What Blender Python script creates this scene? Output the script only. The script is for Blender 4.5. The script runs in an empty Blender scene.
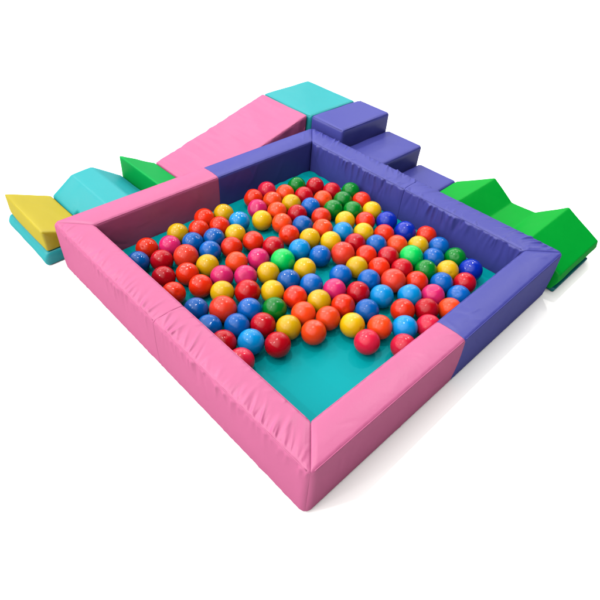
import bpy, bmesh, math, random
import numpy as np
from mathutils import Vector, Matrix, noise

S = bpy.context.scene
COL = S.collection

# ------------------------------------------------------------------ camera
cd = bpy.data.cameras.new('camera')
cam = bpy.data.objects.new('camera', cd); COL.objects.link(cam)
YAW, PIT, ROL, FPX = 0.7503, 0.7419, 0.0801, 514.36
fw = Vector((math.cos(PIT)*math.cos(YAW), math.cos(PIT)*math.sin(YAW), -math.sin(PIT)))
rt = Vector((math.sin(YAW), -math.cos(YAW), 0)); up = rt.cross(fw)
r2 = rt*math.cos(ROL) + up*math.sin(ROL); u2 = -rt*math.sin(ROL) + up*math.cos(ROL)
M = Matrix((r2, u2, -fw)).transposed().to_4x4()
M.translation = Vector((-0.7247, -0.5581, 1.9748))
cam.matrix_world = M
cd.sensor_width = 36; cd.lens = 36*FPX/600; cd.clip_start = 0.05; cd.clip_end = 500
S.camera = cam

# ------------------------------------------------------------------ light: a bright white studio
S.view_settings.view_transform = 'Standard'; S.view_settings.look = 'None'
S.view_settings.exposure = 0.0; S.view_settings.gamma = 1.0
S.view_settings.use_curve_mapping = False
S.render.resolution_x = 1024; S.render.resolution_y = 1024
KEY = Vector((-0.62, 0.24, 0.74)).normalized()
W = bpy.data.worlds.new('World'); S.world = W; W.use_nodes = True
nt = W.node_tree; nt.nodes.clear()
def wn(t, **k):
    n = nt.nodes.new(t)
    for a, b in k.items(): setattr(n, a, b)
    return n
tc = wn('ShaderNodeTexCoord')
dot = wn('ShaderNodeVectorMath', operation='DOT_PRODUCT'); dot.inputs[1].default_value = KEY
mr = wn('ShaderNodeMapRange', interpolation_type='SMOOTHSTEP')
mr.inputs['From Min'].default_value = 0.38; mr.inputs['From Max'].default_value = 1.0
mr.inputs['To Min'].default_value = 0.08; mr.inputs['To Max'].default_value = 4.9
bg = wn('ShaderNodeBackground'); bg.inputs[0].default_value = (1.0, 0.985, 0.96, 1)
wo = wn('ShaderNodeOutputWorld')
nt.links.new(tc.outputs['Generated'], dot.inputs[0])
nt.links.new(dot.outputs['Value'], mr.inputs['Value'])
# a second, lower bright side of the room behind the blocks
dot2 = wn('ShaderNodeVectorMath', operation='DOT_PRODUCT'); dot2.inputs[1].default_value = Vector((0.60, 0.64, 0.48)).normalized()
mr2 = wn('ShaderNodeMapRange', interpolation_type='SMOOTHSTEP')
mr2.inputs['From Min'].default_value = 0.55; mr2.inputs['From Max'].default_value = 1.0
mr2.inputs['To Min'].default_value = 0.0; mr2.inputs['To Max'].default_value = 3.0
add = wn('ShaderNodeMath', operation='ADD')
nt.links.new(tc.outputs['Generated'], dot2.inputs[0]); nt.links.new(dot2.outputs['Value'], mr2.inputs['Value'])
nt.links.new(mr.outputs['Result'], add.inputs[0]); nt.links.new(mr2.outputs['Result'], add.inputs[1])
nt.links.new(add.outputs[0], bg.inputs[1]); nt.links.new(bg.outputs[0], wo.inputs[0])

def area(name, loc, target, size, power, shape='DISK'):
    l = bpy.data.lights.new(name, 'AREA'); l.shape = shape; l.size = size; l.energy = power
    l.color = (1, 0.98, 0.95)
    o = bpy.data.objects.new(name, l); COL.objects.link(o); o.location = loc
    o.rotation_euler = (Vector(target)-Vector(loc)).to_track_quat('-Z', 'Y').to_euler()
    return o
# ceiling downlights of the room: they give the small hard glints on the balls
for lx in (-5.6, -2.6, 0.4, 3.4, 6.4, 9.4):
    for ly in (1.3, 4.3, 7.3, 10.3):
        area('ceiling_downlight', (lx, ly, 4.2), (lx, ly, 0), 0.085, 68)

# ------------------------------------------------------------------ helpers
def srgb(r, g, b, k=1.0):
    f = lambda c: (c/255/12.92 if c <= 10 else ((c/255+.055)/1.055)**2.4)*k
    return (f(r), f(g), f(b), 1)

def vinyl(name, rgb, rough=0.34, spec=0.021, bump=0.12, scale=(6, 6, 6), fine=True):
    m = bpy.data.materials.new(name); m.use_nodes = True
    n = m.node_tree.nodes; L = m.node_tree.links; p = n['Principled BSDF']
    n.remove(p)
    p = n.new('ShaderNodeBsdfDiffuse'); gl = n.new('ShaderNodeBsdfGlossy'); gl.inputs['Roughness'].default_value = rough
    lw = n.new('ShaderNodeLayerWeight'); lw.inputs['Blend'].default_value = .5
    pw = n.new('ShaderNodeMath'); pw.operation = 'POWER'; pw.inputs[1].default_value = 5
    ma = n.new('ShaderNodeMath'); ma.operation = 'MULTIPLY_ADD'; ma.inputs[1].default_value = .03; ma.inputs[2].default_value = spec
    L.new(lw.outputs['Facing'], pw.inputs[0]); L.new(pw.outputs[0], ma.inputs[0])
    ms = n.new('ShaderNodeMixShader'); L.new(ma.outputs[0], ms.inputs[0]); L.new(p.outputs[0], ms.inputs[1]); L.new(gl.outputs[0], ms.inputs[2])
    L.new(ms.outputs[0], n['Material Output'].inputs['Surface'])
    t = n.new('ShaderNodeTexCoord'); mp = n.new('ShaderNodeMapping'); mp.inputs['Scale'].default_value = scale
    L.new(t.outputs['Object'], mp.inputs[0])
    # slight unevenness of the dyed cloth
    nz = n.new('ShaderNodeTexNoise'); nz.inputs['Scale'].default_value = 2.2; nz.inputs['Detail'].default_value = 5
    L.new(t.outputs['Object'], nz.inputs['Vector'])
    mx = n.new('ShaderNodeMix'); mx.data_type = 'RGBA'
    mx.inputs['A'].default_value = tuple(c*.93 for c in rgb[:3])+(1,)
    mx.inputs['B'].default_value = tuple(min(1, c*1.07) for c in rgb[:3])+(1,)
    L.new(nz.outputs['Fac'], mx.inputs['Factor']); L.new(mx.outputs['Result'], p.inputs['Color'])
    # soft creases + leather grain
    n1 = n.new('ShaderNodeTexNoise'); n1.inputs['Scale'].default_value = 1.0; n1.inputs['Detail'].default_value = 3
    n1.inputs['Distortion'].default_value = 0.6
    L.new(mp.outputs[0], n1.inputs['Vector'])
    b1 = n.new('ShaderNodeBump'); b1.inputs['Strength'].default_value = bump; b1.inputs['Distance'].default_value = 0.03
    L.new(n1.outputs['Fac'], b1.inputs['Height'])
    out = b1
    if fine:
        n2 = n.new('ShaderNodeTexVoronoi'); n2.inputs['Scale'].default_value = 420
        L.new(t.outputs['Object'], n2.inputs['Vector'])
        b2 = n.new('ShaderNodeBump'); b2.inputs['Strength'].default_value = 0.10; b2.inputs['Distance'].default_value = 0.002
        L.new(n2.outputs['Distance'], b2.inputs['Height']); L.new(b1.outputs[0], b2.inputs['Normal']); out = b2
    L.new(out.outputs[0], p.inputs['Normal']); L.new(out.outputs[0], gl.inputs['Normal'])
    return m

def link(name, me, mat, parent=None, loc=None):
    o = bpy.data.objects.new(name, me); COL.objects.link(o)
    if mat: me.materials.append(mat)
    if parent: o.parent = parent
    if loc: o.location = loc
    return o
def thing(name, loc):
    o = bpy.data.objects.new(name, None); COL.objects.link(o); o.location = loc
    o.empty_display_size = .1
    return o
def tag(o, label, cat, group=None):
    o['label'] = label; o['category'] = cat
    if group: o['group'] = group
    return o
def smooth(me):
    me.polygons.foreach_set('use_smooth', [True]*len(me.polygons)); me.update()

K = 0.258      # colours are read off surfaces lit somewhat above 1
PINK = vinyl('pink_vinyl', srgb(248, 126, 182, K))
PURPLE = vinyl('purple_vinyl', srgb(90, 93, 198, K))
TEAL = vinyl('teal_vinyl', srgb(50, 204, 212, K))
MATV = vinyl('teal_mat_vinyl', srgb(4, 204, 212, K), bump=.06, spec=.004)
GREEN = vinyl('green_vinyl', srgb(2, 202, 66, K), spec=.007)
EMERALD = vinyl('emerald_vinyl', srgb(10, 208, 98, K), spec=.008)
YELLOW = vinyl('yellow_vinyl', srgb(232, 212, 50, K))
TEAL_SHADED = vinyl('shaded_teal_vinyl', srgb(0, 140, 150, K))  # teal vinyl again, the shade under the wave put into its colour

# ------------------------------------------------------------------ floor
fl = bpy.data.materials.new('white_floor'); fl.use_nodes = True
p = fl.node_tree.nodes['Principled BSDF']; p.inputs['Roughness'].default_value = 1
p.inputs['Specular IOR Level'].default_value = 0
p.inputs['Base Color'].default_value = (.74, .74, .74, 1)
nz = fl.node_tree.nodes.new('ShaderNodeTexNoise'); nz.inputs['Scale'].default_value = 3
mx = fl.node_tree.nodes.new('ShaderNodeMix'); mx.data_type = 'RGBA'
mx.inputs['A'].default_value = (.73, .73, .73, 1); mx.inputs['B'].default_value = (.75, .75, .75, 1)
fl.node_tree.links.new(nz.outputs['Fac'], mx.inputs['Factor'])
fl.node_tree.links.new(mx.outputs['Result'], p.inputs['Base Color'])
bm = bmesh.new(); bmesh.ops.create_grid(bm, x_segments=4, y_segments=4, size=60)
me = bpy.data.meshes.new('floor'); bm.to_mesh(me); bm.free()
floor = link('floor', me, fl); floor['kind'] = 'structure'

# ------------------------------------------------------------------ pool walls: four L shaped corner cushions
PW, PT, PH = 2.0, 0.1621, 0.3156
def grid_mesh(name, P, closed_caps=True):
    """P: array (ns, nw, 3); the w direction is a closed loop."""
    ns, nw = P.shape[:2]
    V = P.reshape(-1, 3); i = np.arange(ns-1)[:, None]*nw; j = np.arange(nw)[None]; k = (j+1) % nw
    F = np.stack([i+j, i+k, i+nw+k, i+nw+j], -1).reshape(-1, 4).tolist()
    nb = len(F)
    F.append(list(range(nw))[::-1]); F.append([(ns-1)*nw+a for a in range(nw)])
    me = bpy.data.meshes.new(name); me.from_pydata(V.tolist(), [], F); smooth(me)
    for q in me.polygons[nb:]: q.use_smooth = False      # flat end caps
    return me

def ridges(s, w, spec, rng, length, width):
    """sum of tapered crease ridges on a face with coordinates s (along) and w (across)"""
    h = np.zeros_like(s)
    for sp in [q for q in spec if q[1] == 'edge']:
        n, _, e, L0, L1, a0, a1, g0, g1, amp = sp
        d = w if e == 0 else width-w
        for q in range(n):
            cs = (q+rng.uniform(-.9, .9))/n*length; Lr = L0+(L1-L0)*rng.random()**1.6
            a = math.tan(math.radians(rng.uniform(a0, a1))); sg = rng.uniform(g0, g1)
            A = amp*rng.uniform(.3, 1)*rng.choice([1, 1, 1, -.8])*(0.75+.25*math.sin(cs*9+n))
            x = s-cs-a*d-.006*np.sin(d*26+cs*31)
            f = np.clip(1-d/Lr, 0, 1)
            h += A*np.exp(-(x/(sg*(1+d*5)))**2)*f*f*(3-2*f)
    for (n, w0, w1, L0, L1, ang0, ang1, sg0, sg1, amp) in [q for q in spec if q[1] != 'edge']:
        for _ in range(n):
            cs = rng.uniform(0, length); cw = rng.uniform(w0, w1); a = math.radians(rng.uniform(ang0, ang1))
            Lr = rng.uniform(L0, L1); sg = rng.uniform(sg0, sg1); A = amp*rng.uniform(.35, 1)*rng.choice([1, 1, -1])
            ds, dw = s-cs, w-cw
            al = ds*math.cos(a)+dw*math.sin(a); ac = -ds*math.sin(a)+dw*math.cos(a)
            ac = ac + .012*np.sin(al*22+cs*40)
            h += A*np.exp(-(ac/sg)**2)*np.clip(1-np.abs(al/(Lr*.5))**2, 0, 1)
    return h

# gathers: (count, 'edge', which edge, shortest, longest, slant range in degrees, width range, height)
HEAVY_TOP = [(50, 'edge', 0, .07, .18, 12, 40, .005, .011, .0070), (24, 'edge', 1, .03, .09, 8, 40, .005, .010, .0060)]
HEAVY_TOP_L = [(n, k, e, a, b, -d, -c, f, g, m*.8) for (n, k, e, a, b, c, d, f, g, m) in HEAVY_TOP]
HEAVY_SIDE = [(40, 'edge', 1, .05, .18, -9, 9, .006, .011, .0082), (44, 'edge', 0, .05, .17, -12, 12, .006, .011, .0022)]
GATHER = [(58, 'edge', 1, .10, .29, -9, 9, .005, .012, .0105), (14, 'edge', 0, .05, .15, -10, 10, .008, .014, .006)]
LIGHT = [(9, .02, .14, .06, .16, 20, 160, .008, .018, .0016)]
LIGHTS = [(9, .04, .28, .08, .2, 30, 150, .010, .022, .0018)]
def arm_points(C, d, n, top, outer, inner, seed, sag=0.0):
    rng = random.Random(seed)
    d = np.array(d, float); n = np.array(n, float); C = np.array(C, float)
    R = .013
    loop = []    # (v, z, nv, nz, face, w)
    def arc(cv, cz, a0, a1, k):
        for i in range(1, k):
            a = math.radians(a0+(a1-a0)*i/k)
            loop.append((cv+R*math.cos(a), cz+R*math.sin(a), math.cos(a), math.sin(a), 3, 0))
    zb = .006
    for z in np.linspace(zb+R, PH-R, 46): loop.append((0, z, -1, 0, 0, z))
    arc(R, PH-R, 180, 90, 4)
    for v in np.linspace(R, PT-R, 26): loop.append((v, PH, 0, 1, 1, v))
    arc(PT-R, PH-R, 90, 0, 4)
    for z in np.linspace(PH-R, zb+R, 46): loop.append((PT, z, 1, 0, 2, z))
    arc(PT-R, zb+R, 0, -90, 3)
    loop.append((PT*.5, zb, 0, -1, 4, 0))
    arc(R, zb+R, -90, -180, 3)
    lp = np.array(loop); v, z, nv, nz, fc, wc = lp.T
    u = np.concatenate([[0, .003, .007], np.linspace(.014, .986, 150 if top is LIGHT else 250), [.993, .9975, 1]])
    v0 = np.clip(v, 0, PT)
    s = v0[None]-.0004+(1+.0002-v0[None])*u[:, None]     # the two covers overlap a hair at the mitre
    Sg = s; Wg = np.broadcast_to(wc[None], s.shape)
    h = np.zeros_like(s)
    for f, spec in ((0, outer), (1, top), (2, inner)):
        m = (fc == f)
        hh = ridges(Sg[:, m], Wg[:, m], spec, rng, 1.0, PT if f == 1 else PH)
        width = PT if f == 1 else PH
        wv = Wg[:, m]
        edge = np.clip(np.minimum(wv, width-wv)/.012, 0, 1)
        puff = 4*(wv/width)*(1-wv/width)*.006
        h[:, m] = hh*edge*.9+hh*.1+puff
    # edge seams: a slight uneven pull
    e = (fc == 3)
    sv = s[:, e]
    h[:, e] += .0007*np.sin(sv*37+seed)*np.sin(sv*83+2*seed)
    # rounding in at both ends
    ins = np.zeros_like(u); ins[0] = .0028; ins[1] = .0010; ins[-1] = .0018; ins[-2] = .0004
    h *= np.clip(u/.035, 0, 1)[:, None]**.7      # flush at the mitre
    I = np.repeat(ins[:, None], len(v), 1)
    I[:3, fc == 0] = 0            # the cover runs unbroken round the outer corner
    h -= I
    vv = v[None]+nv[None]*h; zz = z[None]+nz[None]*h
    zz = zz*(1-sag*np.clip(s, 0, 1)**2)      # the foam gives a little towards the joint
    zz = np.maximum(zz, .002)
    # the vertical outer corner of the L is rounded in plan
    RC = .032
    q1 = RC-s; q2 = RC-vv
    m = (q1 > 0) & (q2 > 0)
    inf = np.maximum(q1, q2); l2 = np.sqrt(q1**2+q2**2)+1e-9
    sc = np.where(m, inf/l2, 1)
    s = np.where(m, RC-q1*sc, s); vv = np.where(m, RC-q2*sc, vv)
    P = C[None, None]+s[..., None]*d+vv[..., None]*n
    P[..., 2] = zz
    if np.cross(d, n)[2] < 0: P = P[:, ::-1]
    return P[:, ::-1]

def tube(name, pts, r, mat, parent, k=6):
    """thin stitched piping along a polyline"""
    pts = [Vector(p) for p in pts]; rows = []
    for i, p in enumerate(pts):
        t = (pts[min(i+1, len(pts)-1)]-pts[max(i-1, 0)]).normalized()
        a = t.orthogonal().normalized(); 
        ref = Vector((0, 0, 1)) if abs(t.z) < .9 else Vector((1, 0, 0))
        a = t.cross(ref).normalized(); b = t.cross(a)
        rows.append([(p+(a*math.cos(2*math.pi*j/k)+b*math.sin(2*math.pi*j/k))*r)[:] for j in range(k)])
    me = grid_mesh(name, np.array(rows))
    return link(name, me, mat, parent)

SAG = {(1, 1): .035, (2, 0): .035}
CORNERS = [
 ('pink', (0, PW), (0, -1), (1, 0), HEAVY_TOP_L, HEAVY_SIDE, LIGHTS, (1, 0), (0, -1), LIGHT, LIGHTS, LIGHTS,
  'pink L shaped foam wall corner beside the yellow wedge'),
 ('pink', (0, 0), (0, 1), (1, 0), HEAVY_TOP, HEAVY_SIDE, LIGHTS, (1, 0), (0, 1), LIGHT, LIGHTS, LIGHTS,
  'pink L shaped foam wall corner nearest the viewer, beside the empty patch of mat'),
 ('purple', (PW, 0), (-1, 0), (0, 1), LIGHT, LIGHTS, LIGHTS, (0, 1), (-1, 0), HEAVY_TOP, LIGHTS, GATHER,
  'purple L shaped foam wall corner in front of the green wave block'),
 ('purple', (PW, PW), (0, -1), (-1, 0), HEAVY_TOP, LIGHTS, GATHER, (-1, 0), (0, -1), LIGHT, LIGHTS, LIGHTS,
  'purple L shaped foam wall corner at the back, beside the stairs and pink ramp'),
]
for ci, (c, C, d1, n1, t1, o1, i1, d2, n2, t2, o2, i2, lab) in enumerate(CORNERS):
    mat = PINK if c == 'pink' else PURPLE
    root = tag(thing('foam_wall_corner', (C[0], C[1], 0)), lab, 'foam wall', 'foam walls around the ball pit')
    for ai, (d, n, tt, oo, ii) in enumerate(((d1, n1, t1, o1, i1), (d2, n2, t2, o2, i2))):
        P = arm_points((0, 0, 0), d+(0,), n+(0,), tt, oo, ii, 11+ci*7+ai*3, SAG.get((ci, ai), 0))
        me = grid_mesh('padded_side', P)
        arm = link('padded_side', me, mat, root)
        rg = random.Random(ci*5+ai)
        D3 = Vector(d+(0,)); N3 = Vector(n+(0,))
        for (v, nm) in ((.0045, 'outer'), (PT-.0045, 'inner')):
            pts = []
            for i in range(61):
                s = v+.02+(1-.03-v)*i/60
                pts.append(D3*s+N3*v+Vector((0, 0, (PH-.0042)*(1-SAG.get((ci, ai), 0)*s*s))))
            tube('edge_seam', pts, .0024, mat, arm)

# ------------------------------------------------------------------ mat inside the pool
def finish(bm, name, mat, parent=None, loc=None, amp=0.0, freq=(6, 6, 6), seed=0, step=.04, bevel=.014, puff=0):
    """bevel a closed polyhedron, cut it into a fine net and let the cover sag and crease a little"""
    bmesh.ops.recalc_face_normals(bm, faces=bm.faces)
    bmesh.ops.bevel(bm, geom=[e for e in bm.edges if e.calc_face_angle(0) > .12], offset=bevel, segments=3, profile=.5, affect='EDGES', clamp_overlap=True)
    co = np.array([v.co for v in bm.verts]); lo, hi = co.min(0), co.max(0)
    for ax in range(3):
        nrm = [0, 0, 0]; nrm[ax] = 1
        x = lo[ax]+step
        while x < hi[ax]-step*.3:
            pc = [0, 0, 0]; pc[ax] = x+.0007
            bmesh.ops.bisect_plane(bm, geom=bm.verts[:]+bm.edges[:]+bm.faces[:], plane_co=pc, plane_no=nrm, dist=1e-5)
            x += step
    bm.normal_update()
    off = Vector((seed*3.7, seed*1.3, seed*2.1))
    mv = []
    for v in bm.verts:
        q = Vector((v.co.x*freq[0], v.co.y*freq[1], v.co.z*freq[2]))+off
        h = noise.noise(q)*.6+noise.noise(q*2.3)*.4
        mv.append(v.co+v.normal*(h*amp))
    for v, c in zip(bm.verts, mv): v.co = c; v.co.z = max(v.co.z, .002)
    me = bpy.data.meshes.new(name); bm.to_mesh(me); bm.free(); smooth(me)
    return link(name, me, mat, parent, loc)

def prism(profile, axis, a, b):
    """profile: list of (h, z) ; extruded from a to b along the other horizontal axis"""
    bm = bmesh.new()
    def pt(h, z, e): return (h, e, z) if axis == 'x' else (e, h, z)
    A = [bm.verts.new(pt(h, z, a)) for h, z in profile]; B = [bm.verts.new(pt(h, z, b)) for h, z in profile]
    n = len(profile)
    bm.faces.new(A); bm.faces.new(B[::-1])
    for i in range(n): bm.faces.new((A[i], B[i], B[(i+1) % n], A[(i+1) % n]))
    return bm

MZ = .094
bm = bmesh.new()
bmesh.ops.create_cube(bm, size=1)
for v in bm.verts:
    v.co = Vector((1+v.co.x*(PW-2*PT-.008), 1+v.co.y*(PW-2*PT-.008), .003+(v.co.z+.5)*(MZ-.003)))
mat_o = finish(bm, 'floor_mat', MATV, amp=.0022, freq=(5, 5, 5), seed=4, step=.016, bevel=.012)
tag(mat_o, 'flat teal padded mat under the balls inside the pit', 'mat')
# folds of the mat's cover at the back corner
me = mat_o.data
for v in me.vertices:
    if v.co.z < MZ-.02: continue
    q = (v.co.x+v.co.y)-3.66; fade = max(0, min(1, (v.co.x+v.co.y-3.25)/.12))
    v.co.z += fade*.003*math.sin(q*62+2*math.sin(v.co.x*9))
# ------------------------------------------------------------------ blocks behind the left back wall
y0, y1 = 2.075, 2.60
w = thing('foam_wedge', (.08, 2.33, .09))
o = finish(prism([(-.055, .092), (-.052, .232), (.214, .117), (.214, .092)], 'x', y0, y1), 'wedge_cover', YELLOW, w, amp=.006, seed=1, freq=(7, 3, 7))
o.matrix_parent_inverse = Matrix.Translation((-.08, -2.33, -.09))
tag(w, 'yellow foam wedge lying on a teal foam base by the pink wall', 'foam wedge')
w = thing('foam_hump', (.3, 2.33, 0))
o = finish(prism([(.218, .004), (.218, .117), (.371, .218), (.516, .226), (.712, .098), (.714, .004)], 'x', y0, y1), 'hump_cover', TEAL, w, amp=.006, seed=2, freq=(4, 4, 4))
o.matrix_parent_inverse = Matrix.Translation((-.3, -2.33, 0))
o = finish(prism([(-.075, .004), (-.082, .045), (-.06, .088), (.216, .088), (.216, .004)], 'x', y0-.004, y1), 'base_slab', TEAL, w, amp=.006, seed=3, bevel=.016)
o.matrix_parent_inverse = Matrix.Translation((-.3, -2.33, 0))
tag(w, 'teal foam hump with rounded crest, its low base reaching under the yellow wedge', 'foam hump')
w = thing('foam_wedge', (.85, 2.33, 0))
o = finish(prism([(.717, .004), (.722, .244), (.985, .104), (.988, .004)], 'x', y0, y1), 'wedge_cover', EMERALD, w, amp=.006, seed=5, freq=(7, 3, 7))
o.matrix_parent_inverse = Matrix.Translation((-.85, -2.33, 0))
tag(w, 'green foam wedge between the teal hump and the pink ramp', 'foam wedge')
w = thing('foam_ramp', (1.5, 2.33, 0))
o = finish(prism([(.993, .004), (.995, .103), (2.032, .374), (2.032, .004)], 'x', 2.09, 2.605), 'ramp_cover', PINK, w, amp=.009, seed=6, freq=(13, 2.6, 8), step=.016)
o.matrix_parent_inverse = Matrix.Translation((-1.5, -2.33, 0))
tag(w, 'long pink foam ramp rising to the teal cube', 'foam ramp')
# ------------------------------------------------------------------ corner cube, stairs and wave behind the right back wall
w = thing('foam_cube', (2.3, 2.33, 0))
bm = bmesh.new(); bmesh.ops.create_cube(bm, size=1)
for v in bm.verts: v.co = Vector((2.297+v.co.x*.515, 2.335+v.co.y*.55, .004+(v.co.z+.5)*.370))
o = finish(bm, 'cube_cover', TEAL, w, amp=.004, seed=7, freq=(4, 4, 4), bevel=.024)
o.matrix_parent_inverse = Matrix.Translation((-2.3, -2.33, 0))
tag(w, 'teal foam cube in the far corner between pink ramp and purple stairs', 'foam block')
x0, x1 = 2.03, 2.575
w = thing('foam_stairs', (2.3, 1.5, 0))
for i, (ya, yb, z) in enumerate(((1.722, 2.047, .385), (1.372, 1.719, .247), (1.022, 1.369, .104))):
    o = finish(prism([(ya, .004), (ya, z), (yb, z), (yb, .004)], 'y', x0, x1), 'step', PURPLE, w, amp=.006, seed=8+i, freq=(4, 4, 4), bevel=.022)
    o.matrix_parent_inverse = Matrix.Translation((-2.3, -1.5, 0))
tag(w, 'purple foam stairs of three steps descending towards the green wave block', 'foam stairs')
w = thing('foam_wave', (2.3, .5, 0))
prof = [(1.018, .036), (1.018, .102), (.748, .252), (.573, .139), (.401, .143), (.218, .277), (-.032, .152), (-.040, .105), (-.012, .036)]
o = finish(prism(prof, 'y', x0, x1), 'wave_cover', GREEN, w, amp=.005, seed=12, freq=(5, 5, 5), bevel=.009)
o.matrix_parent_inverse = Matrix.Translation((-2.3, -.5, 0))
o = finish(prism([(1.018, .004), (1.018, .035), (-.035, .035), (-.03, .004)], 'y', x0+.03, x1-.04), 'base_slab', TEAL_SHADED, w, amp=.001, seed=13, bevel=.008)
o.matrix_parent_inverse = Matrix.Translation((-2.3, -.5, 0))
tag(w, 'green foam wave block with two ridges on a teal base with painted-in shade', 'foam wave')

# ------------------------------------------------------------------ sewn edges of the blocks
def sewn(cover, p0, p1, inset, mat):
    p0, p1 = Vector(p0), Vector(p1); d = (p1-p0).normalized(); L_ = (p1-p0).length
    pts = [p0+d*(.02+(L_-.04)*i/30)+Vector(inset) for i in range(31)]
    o = tube('edge_seam', pts, .0022, mat, cover)
    return o
cov = {o.name: o for o in bpy.data.objects if o.type == 'MESH'}
R_ = bpy.data.objects
def child(root, n): return [c for c in R_[root].children if c.name.startswith(n)]
b = .0045
c = child('foam_cube', 'cube_cover')[0]
sewn(c, (2.04, 2.06, .374), (2.04, 2.61, .374), (.007, 0, -.007), TEAL)
sewn(c, (2.04, 2.06, .374), (2.555, 2.06, .374), (0, .007, -.007), TEAL)
c = child('foam_ramp', 'ramp_cover')[0]
sewn(c, (.995, 2.09, .103), (2.032, 2.09, .374), (0, b, -b), PINK)
for s_, (ya, yb, z) in zip(child('foam_stairs', 'step'), ((1.722, 2.047, .385), (1.372, 1.719, .247), (1.022, 1.369, .104))):
    sewn(s_, (x0, ya, z), (x1, ya, z), (0, .0066, -.0066), PURPLE)
    sewn(s_, (x0, ya, z), (x0, yb, z), (.0066, 0, -.0066), PURPLE)
    sewn(s_, (x1, ya, z), (x1, yb, z), (-.0066, 0, -.0066), PURPLE)
c = child('foam_wedge', 'wedge_cover')[0]
sewn(c, (-.052, y0, .232), (-.052, y1, .232), (.005, 0, -.0055), YELLOW)
sewn(c, (-.052, y0, .232), (.214, y0, .117), (0, b, -b), YELLOW)

# ------------------------------------------------------------------ balls
BALLCOL = {'r': ((238, 48, 16), 'orange red'), 'o': ((248, 74, 26), 'orange red'), 'c': ((190, 8, 28), 'dark red'), 'R': ((205, 10, 18), 'dark red'),
 'k': ((240, 62, 40), 'large coral'), 'y': ((226, 178, 14), 'yellow'), 'b': ((0, 94, 182), 'blue'), 'l': ((0, 146, 222), 'light blue'),
 'n': ((4, 44, 178), 'royal blue'), 'm': ((214, 36, 108), 'magenta pink'), 'p': ((218, 32, 66), 'pinkish red'),
 'g': ((0, 128, 38), 'green'), 'h': ((0, 204, 88), 'large bright green')}
def ball_mat(name, rgb):
    m = bpy.data.materials.new(name); m.use_nodes = True
    n = m.node_tree.nodes; L = m.node_tree.links; p = n['Principled BSDF']
    p.inputs['Specular IOR Level'].default_value = .20
    p.inputs['Subsurface Weight'].default_value = .03; p.inputs['Subsurface Radius'].default_value = (.02, .02, .02)
    p.inputs['Subsurface Scale'].default_value = .5
    t = n.new('ShaderNodeTexCoord'); oi = n.new('ShaderNodeObjectInfo')
    nz = n.new('ShaderNodeTexNoise'); nz.inputs['Scale'].default_value = 28; nz.inputs['Detail'].default_value = 6
    ad = n.new('ShaderNodeVectorMath'); ad.operation = 'ADD'
    L.new(t.outputs['Object'], ad.inputs[0]); L.new(oi.outputs['Random'], ad.inputs[1]); L.new(ad.outputs[0], nz.inputs['Vector'])
    mr = n.new('ShaderNodeMapRange'); mr.inputs['From Min'].default_value = .3; mr.inputs['From Max'].default_value = .75
    mr.inputs['To Min'].default_value = .06; mr.inputs['To Max'].default_value = .15
    L.new(nz.outputs['Fac'], mr.inputs['Value']); L.new(mr.outputs[0], p.inputs['Roughness'])
    hs = n.new('ShaderNodeHueSaturation'); hs.inputs['Color'].default_value = rgb
    v = n.new('ShaderNodeMapRange'); v.inputs['To Min'].default_value = .88; v.inputs['To Max'].default_value = 1.12
    L.new(oi.outputs['Random'], v.inputs['Value']); L.new(v.outputs[0], hs.inputs['Value']); L.new(hs.outputs[0], p.inputs['Base Color'])
    n2 = n.new('ShaderNodeTexNoise'); n2.inputs['Scale'].default_value = 30
    L.new(ad.outputs[0], n2.inputs['Vector'])
    b = n.new('ShaderNodeBump'); b.inputs['Strength'].default_value = .05; b.inputs['Distance'].default_value = .01
    L.new(n2.outputs['Fac'], b.inputs['Height']); L.new(b.outputs[0], p.inputs['Normal'])
    return m
KB = .42
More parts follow.
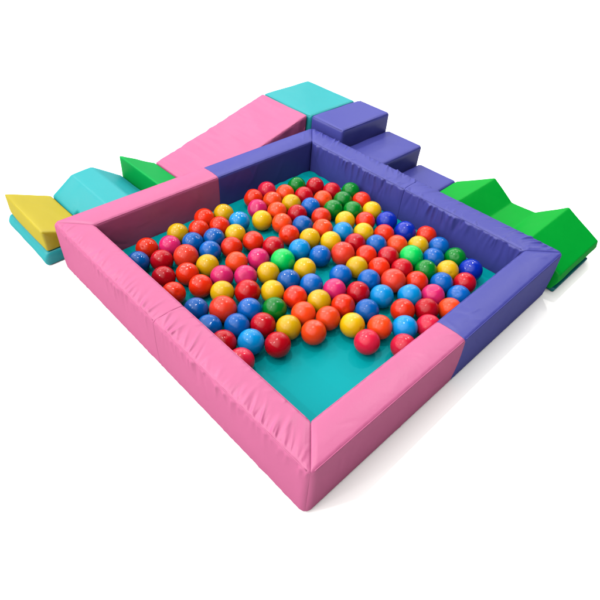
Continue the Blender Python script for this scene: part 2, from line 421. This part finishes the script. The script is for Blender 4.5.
BALLS = [('r',0.788,1.714,0.158,0.0636), ('y',0.911,1.679,0.158,0.0636), ('l',0.931,1.550,0.159,0.0650), ('r',0.808,1.586,0.158,0.0636),
('r',0.690,1.634,0.158,0.0636), ('y',0.572,1.681,0.158,0.0636), ('b',0.588,1.551,0.158,0.0636), ('m',0.469,1.608,0.158,0.0636),
('r',0.357,1.669,0.158,0.0636), ('b',0.253,1.591,0.158,0.0636), ('c',0.361,1.524,0.158,0.0636), ('k',0.479,1.462,0.165,0.0705),
('b',0.615,1.422,0.158,0.0636), ('b',0.708,1.508,0.158,0.0636), ('y',0.831,1.461,0.158,0.0636), ('y',0.529,1.329,0.158,0.0636),
('r',1.174,1.703,0.158,0.0636), ('p',1.307,1.721,0.158,0.0636), ('o',1.377,1.616,0.158,0.0636), ('o',1.251,1.602,0.158,0.0636),
('m',1.113,1.591,0.158,0.0636), ('y',1.052,1.475,0.158,0.0636), ('y',1.326,1.500,0.158,0.0636), ('o',1.191,1.490,0.158,0.0636),
('o',1.127,1.372,0.158,0.0636), ('r',0.734,1.375,0.158,0.0636), ('r',0.866,1.339,0.158,0.0636), ('c',0.922,1.225,0.158,0.0636),
('o',0.667,1.247,0.158,0.0636), ('m',0.782,1.193,0.158,0.0636), ('h',0.873,1.088,0.164,0.0700), ('g',1.509,1.641,0.158,0.0636),
('c',1.606,1.559,0.158,0.0636), ('c',1.648,1.439,0.158,0.0636), ('g',1.751,1.360,0.158,0.0636), ('c',1.458,1.517,0.158,0.0636),
('o',1.524,1.404,0.158,0.0636), ('g',1.623,1.314,0.158,0.0636), ('r',1.718,1.230,0.158,0.0636), ('b',1.397,1.393,0.158,0.0636),
('g',1.494,1.281,0.158,0.0636), ('g',1.583,1.190,0.158,0.0636), ('y',1.680,1.108,0.158,0.0636), ('c',1.270,1.386,0.158,0.0636),
('r',1.366,1.264,0.158,0.0636), ('y',1.455,1.140,0.158,0.0636), ('r',1.551,1.055,0.158,0.0636), ('b',1.209,1.275,0.158,0.0636),
('o',1.281,1.170,0.158,0.0636), ('l',1.352,1.064,0.159,0.0650), ('y',1.448,0.980,0.158,0.0636), ('r',1.076,1.253,0.158,0.0636),
('y',1.149,1.148,0.158,0.0636), ('y',1.224,1.046,0.158,0.0636), ('c',1.324,0.939,0.158,0.0636), ('l',1.023,1.106,0.159,0.0650),
('b',1.075,0.989,0.158,0.0636), ('k',1.186,0.913,0.165,0.0705), ('r',1.285,0.818,0.158,0.0636), ('y',0.924,0.961,0.158,0.0636),
('y',1.162,0.782,0.158,0.0636), ('b',1.035,0.790,0.158,0.0636), ('n',1.653,0.962,0.162,0.0675), ('r',1.536,0.888,0.158,0.0636),
('n',1.656,0.818,0.162,0.0675), ('r',1.732,0.710,0.158,0.0636), ('b',1.413,0.848,0.158,0.0636), ('o',1.509,0.765,0.158,0.0636),
('y',1.603,0.677,0.158,0.0636), ('b',1.694,0.589,0.158,0.0636), ('c',1.377,0.727,0.158,0.0636), ('h',1.477,0.636,0.164,0.0700),
('b',1.575,0.546,0.158,0.0636), ('g',1.679,0.463,0.158,0.0636), ('r',1.254,0.695,0.158,0.0636), ('c',1.348,0.603,0.158,0.0636),
('g',1.445,0.507,0.158,0.0636), ('y',1.541,0.423,0.158,0.0636), ('n',1.646,0.337,0.162,0.0675), ('b',1.126,0.661,0.158,0.0636),
('k',1.220,0.566,0.165,0.0705), ('r',1.321,0.479,0.158,0.0636), ('b',1.421,0.382,0.158,0.0636), ('c',1.522,0.296,0.158,0.0636),
('c',1.002,0.633,0.158,0.0636), ('l',1.078,0.530,0.159,0.0650), ('l',1.197,0.435,0.159,0.0650), ('m',1.298,0.354,0.158,0.0636),
('b',1.401,0.257,0.158,0.0636), ('b',0.933,0.509,0.158,0.0636), ('r',1.078,0.389,0.158,0.0636), ('c',1.180,0.310,0.158,0.0636),
('o',1.277,0.230,0.158,0.0636), ('o',0.891,0.390,0.158,0.0636), ('l',0.983,0.303,0.159,0.0650), ('p',1.085,0.230,0.158,0.0636),
('p',0.878,0.230,0.158,0.0636), ('p',0.766,0.366,0.158,0.0636), ('b',0.785,0.945,0.158,0.0636), ('b',0.856,0.840,0.158,0.0636),
('m',0.921,0.730,0.158,0.0636), ('r',0.720,0.824,0.158,0.0636), ('y',0.794,0.721,0.158,0.0636), ('r',0.865,0.616,0.158,0.0636),
('o',0.667,0.708,0.158,0.0636), ('o',0.739,0.603,0.158,0.0636), ('g',0.578,0.828,0.158,0.0636), ('y',0.543,0.686,0.158,0.0636),
('o',0.614,0.581,0.158,0.0636), ('y',0.797,0.490,0.158,0.0636), ('y',0.742,1.064,0.158,0.0636), ('y',0.658,0.934,0.158,0.0636),
('m',0.629,1.121,0.158,0.0636), ('m',0.530,1.202,0.158,0.0636), ('r',0.402,1.339,0.158,0.0636), ('c',0.288,1.394,0.158,0.0636),
('r',0.398,1.212,0.158,0.0636), ('r',0.255,1.252,0.158,0.0636), ('y',0.453,1.098,0.158,0.0636), ('R',0.552,1.012,0.163,0.0685),
('k',0.374,0.990,0.165,0.0705), ('b',0.476,0.905,0.158,0.0636), ('b',0.274,1.079,0.158,0.0636), ('b',0.250,0.940,0.158,0.0636),
('b',0.358,0.858,0.158,0.0636), ('c',0.458,0.780,0.158,0.0636), ('l',0.340,0.731,0.159,0.0650), ('c',0.426,0.636,0.158,0.0636),
('c',0.239,0.812,0.158,0.0636), ('p',0.230,0.670,0.158,0.0636)]
def ball_mesh(seed, dent=False):
    """blow moulded ball: mould seam round the middle, a moulding nub dimple, slightly out of round"""
    bm = bmesh.new(); bmesh.ops.create_uvsphere(bm, u_segments=48, v_segments=34, radius=1)
    off = Vector((seed*5.1, seed, seed*2.3))
    for v in bm.verts:
        d = v.co.normalized(); r = 1+.010*noise.noise(d*1.4+off)
        r += .006*math.exp(-(d.z/.03)**2)
        c = math.degrees(math.acos(max(-1, min(1, d.z))))
        r -= .05*math.exp(-(c/7)**2)
        if dent:
            e = d.dot(Vector((.5, .62, .6)).normalized()); r -= .09*max(0, (e-.86)/.14)**1.5
        v.co = d*r
    me = bpy.data.meshes.new('ball'); bm.to_mesh(me); bm.free(); smooth(me)
    return me
protos = {}
rng = random.Random(7)
ball_obs = []
for (c, x, y, z, r) in BALLS:
    if c not in protos:
        protos[c] = [ball_mesh(len(protos)*3+k, k == 3) for k in range(4)]
        m = ball_mat(BALLCOL[c][1].replace(' ', '_')+'_plastic', srgb(*BALLCOL[c][0], KB))
        for q in protos[c]: q.materials.append(m)
    o = bpy.data.objects.new('plastic_ball', rng.choice(protos[c])); COL.objects.link(o)
    o.location = (x, y, z); o.scale = (r, r, r)
    o.rotation_euler = (rng.uniform(0, 6.28), rng.uniform(0, 6.28), rng.uniform(0, 6.28))
    ball_obs.append((o, c))

# a label for every ball from its colour and its neighbours, lengthened until it fits one ball only
def seen(p):
    q = M.inverted() @ p
    return (q.x/-q.z, q.y/-q.z)
pos = [seen(o.location) for o, c in ball_obs]
names = [BALLCOL[c][1] for o, c in ball_obs]
def nbr(i, sec):
    best = None
    for j in range(len(pos)):
        if j == i: continue
        dx, dy = pos[j][0]-pos[i][0], pos[j][1]-pos[i][1]
        dd = math.hypot(dx, dy)
        a = math.degrees(math.atan2(dy, dx)) % 360
        k = ['right', 'behind', 'left', 'front'][int(((a+45) % 360)//90)] if '-' not in sec else ['behind-right', 'behind-left', 'front-left', 'front-right'][int(a//90)]
        if k == sec and dd < .075 and (best is None or dd < best[0]): best = (dd, j)
    return names[best[1]].replace('large ', '') if best else None
rel = [{s: nbr(i, s) for s in ('left', 'right', 'behind', 'front', 'behind-left', 'behind-right', 'front-left', 'front-right')} for i in range(len(pos))]
def place(i):
    p = ball_obs[i][0].location
    dist = {'the long pink wall': p.x-PT, 'the wall by the stairs': PW-PT-p.x, 'the wall by the ramp': PW-PT-p.y, 'the half pink, half purple front wall': p.y-PT}
    k = min(dist, key=dist.get)
    return 'near '+k if dist[k] < .16 else None
word = {'left': '%s left', 'right': '%s right', 'behind': '%s behind', 'front': '%s in front',
        'behind-left': '%s behind-left', 'behind-right': '%s behind-right', 'front-left': '%s front-left', 'front-right': '%s front-right'}
facts = []
for i in range(len(pos)):
    f = {('place', place(i))} if place(i) else set()
    f |= {(s, rel[i][s]) for s in rel[i] if rel[i][s]}
    f |= {('none', s) for s in rel[i] if not rel[i][s] and '-' not in s}
    facts.append(f)
import itertools
def phrase(i, combo):
    pl = [c[1] for c in combo if c[0] == 'place']
    rs = [word[c[0]] % c[1] for c in combo if c[0] in word]
    one = {'left': 'at its left', 'right': 'at its right', 'behind': 'behind it', 'front': 'in front of it', 'behind-left': 'behind it to the left',
           'behind-right': 'behind it to the right', 'front-left': 'in front to the left', 'front-right': 'in front to the right'}
    if len(rs) == 1: rs = ['a %s ball %s' % next((c[1], one[c[0]]) for c in combo if c[0] in word)]
    elif rs: rs = ['neighbours '+rs[0]]+rs[1:]
    nn = [c[1] for c in combo if c[0] == 'none']
    t = names[i]+' ball'
    if pl: t += ' '+pl[0]
    if rs: t += ' with '+', '.join(rs)
    if nn: t += ', no ball '+{'left': 'at its left', 'right': 'at its right', 'behind': 'behind it', 'front': 'in front'}[nn[0]]
    return t
def words(t): return len(t.split())
used = {}
order = ('place', 'left', 'right', 'behind', 'front', 'behind-left', 'behind-right', 'front-left', 'front-right', 'none')
for i in range(len(pos)):
    done = None
    fl_ = sorted(facts[i], key=lambda a: (order.index(a[0]), a[1]))
    for allow in (0, 1):
        for k in range(1, 6):
            for combo in itertools.combinations(fl_, k):
                if sum(c[0] == 'none' for c in combo) > allow: continue
                same = [j for j in range(len(pos)) if names[j] == names[i] and set(combo) <= facts[j]]
                if same == [i] and 4 <= words(phrase(i, combo)) <= 16: done = phrase(i, combo); break
            if done: break
        if done: break
    if not done:
        done = names[i]+' ball, '
        same = [j for j in range(len(pos)) if names[j] == names[i]]
        r_ = sorted(same, key=lambda j: pos[j][0]).index(i)+1
        nth = ('first second third fourth fifth sixth seventh eighth ninth tenth eleventh twelfth thirteenth fourteenth fifteenth sixteenth '
               'seventeenth eighteenth nineteenth twentieth').split()
        done = '%s ball, %s from the left of all the %s balls' % (names[i], nth[min(r_, 20)-1], names[i])
    tag(ball_obs[i][0], done, 'ball', 'plastic balls in the ball pit')
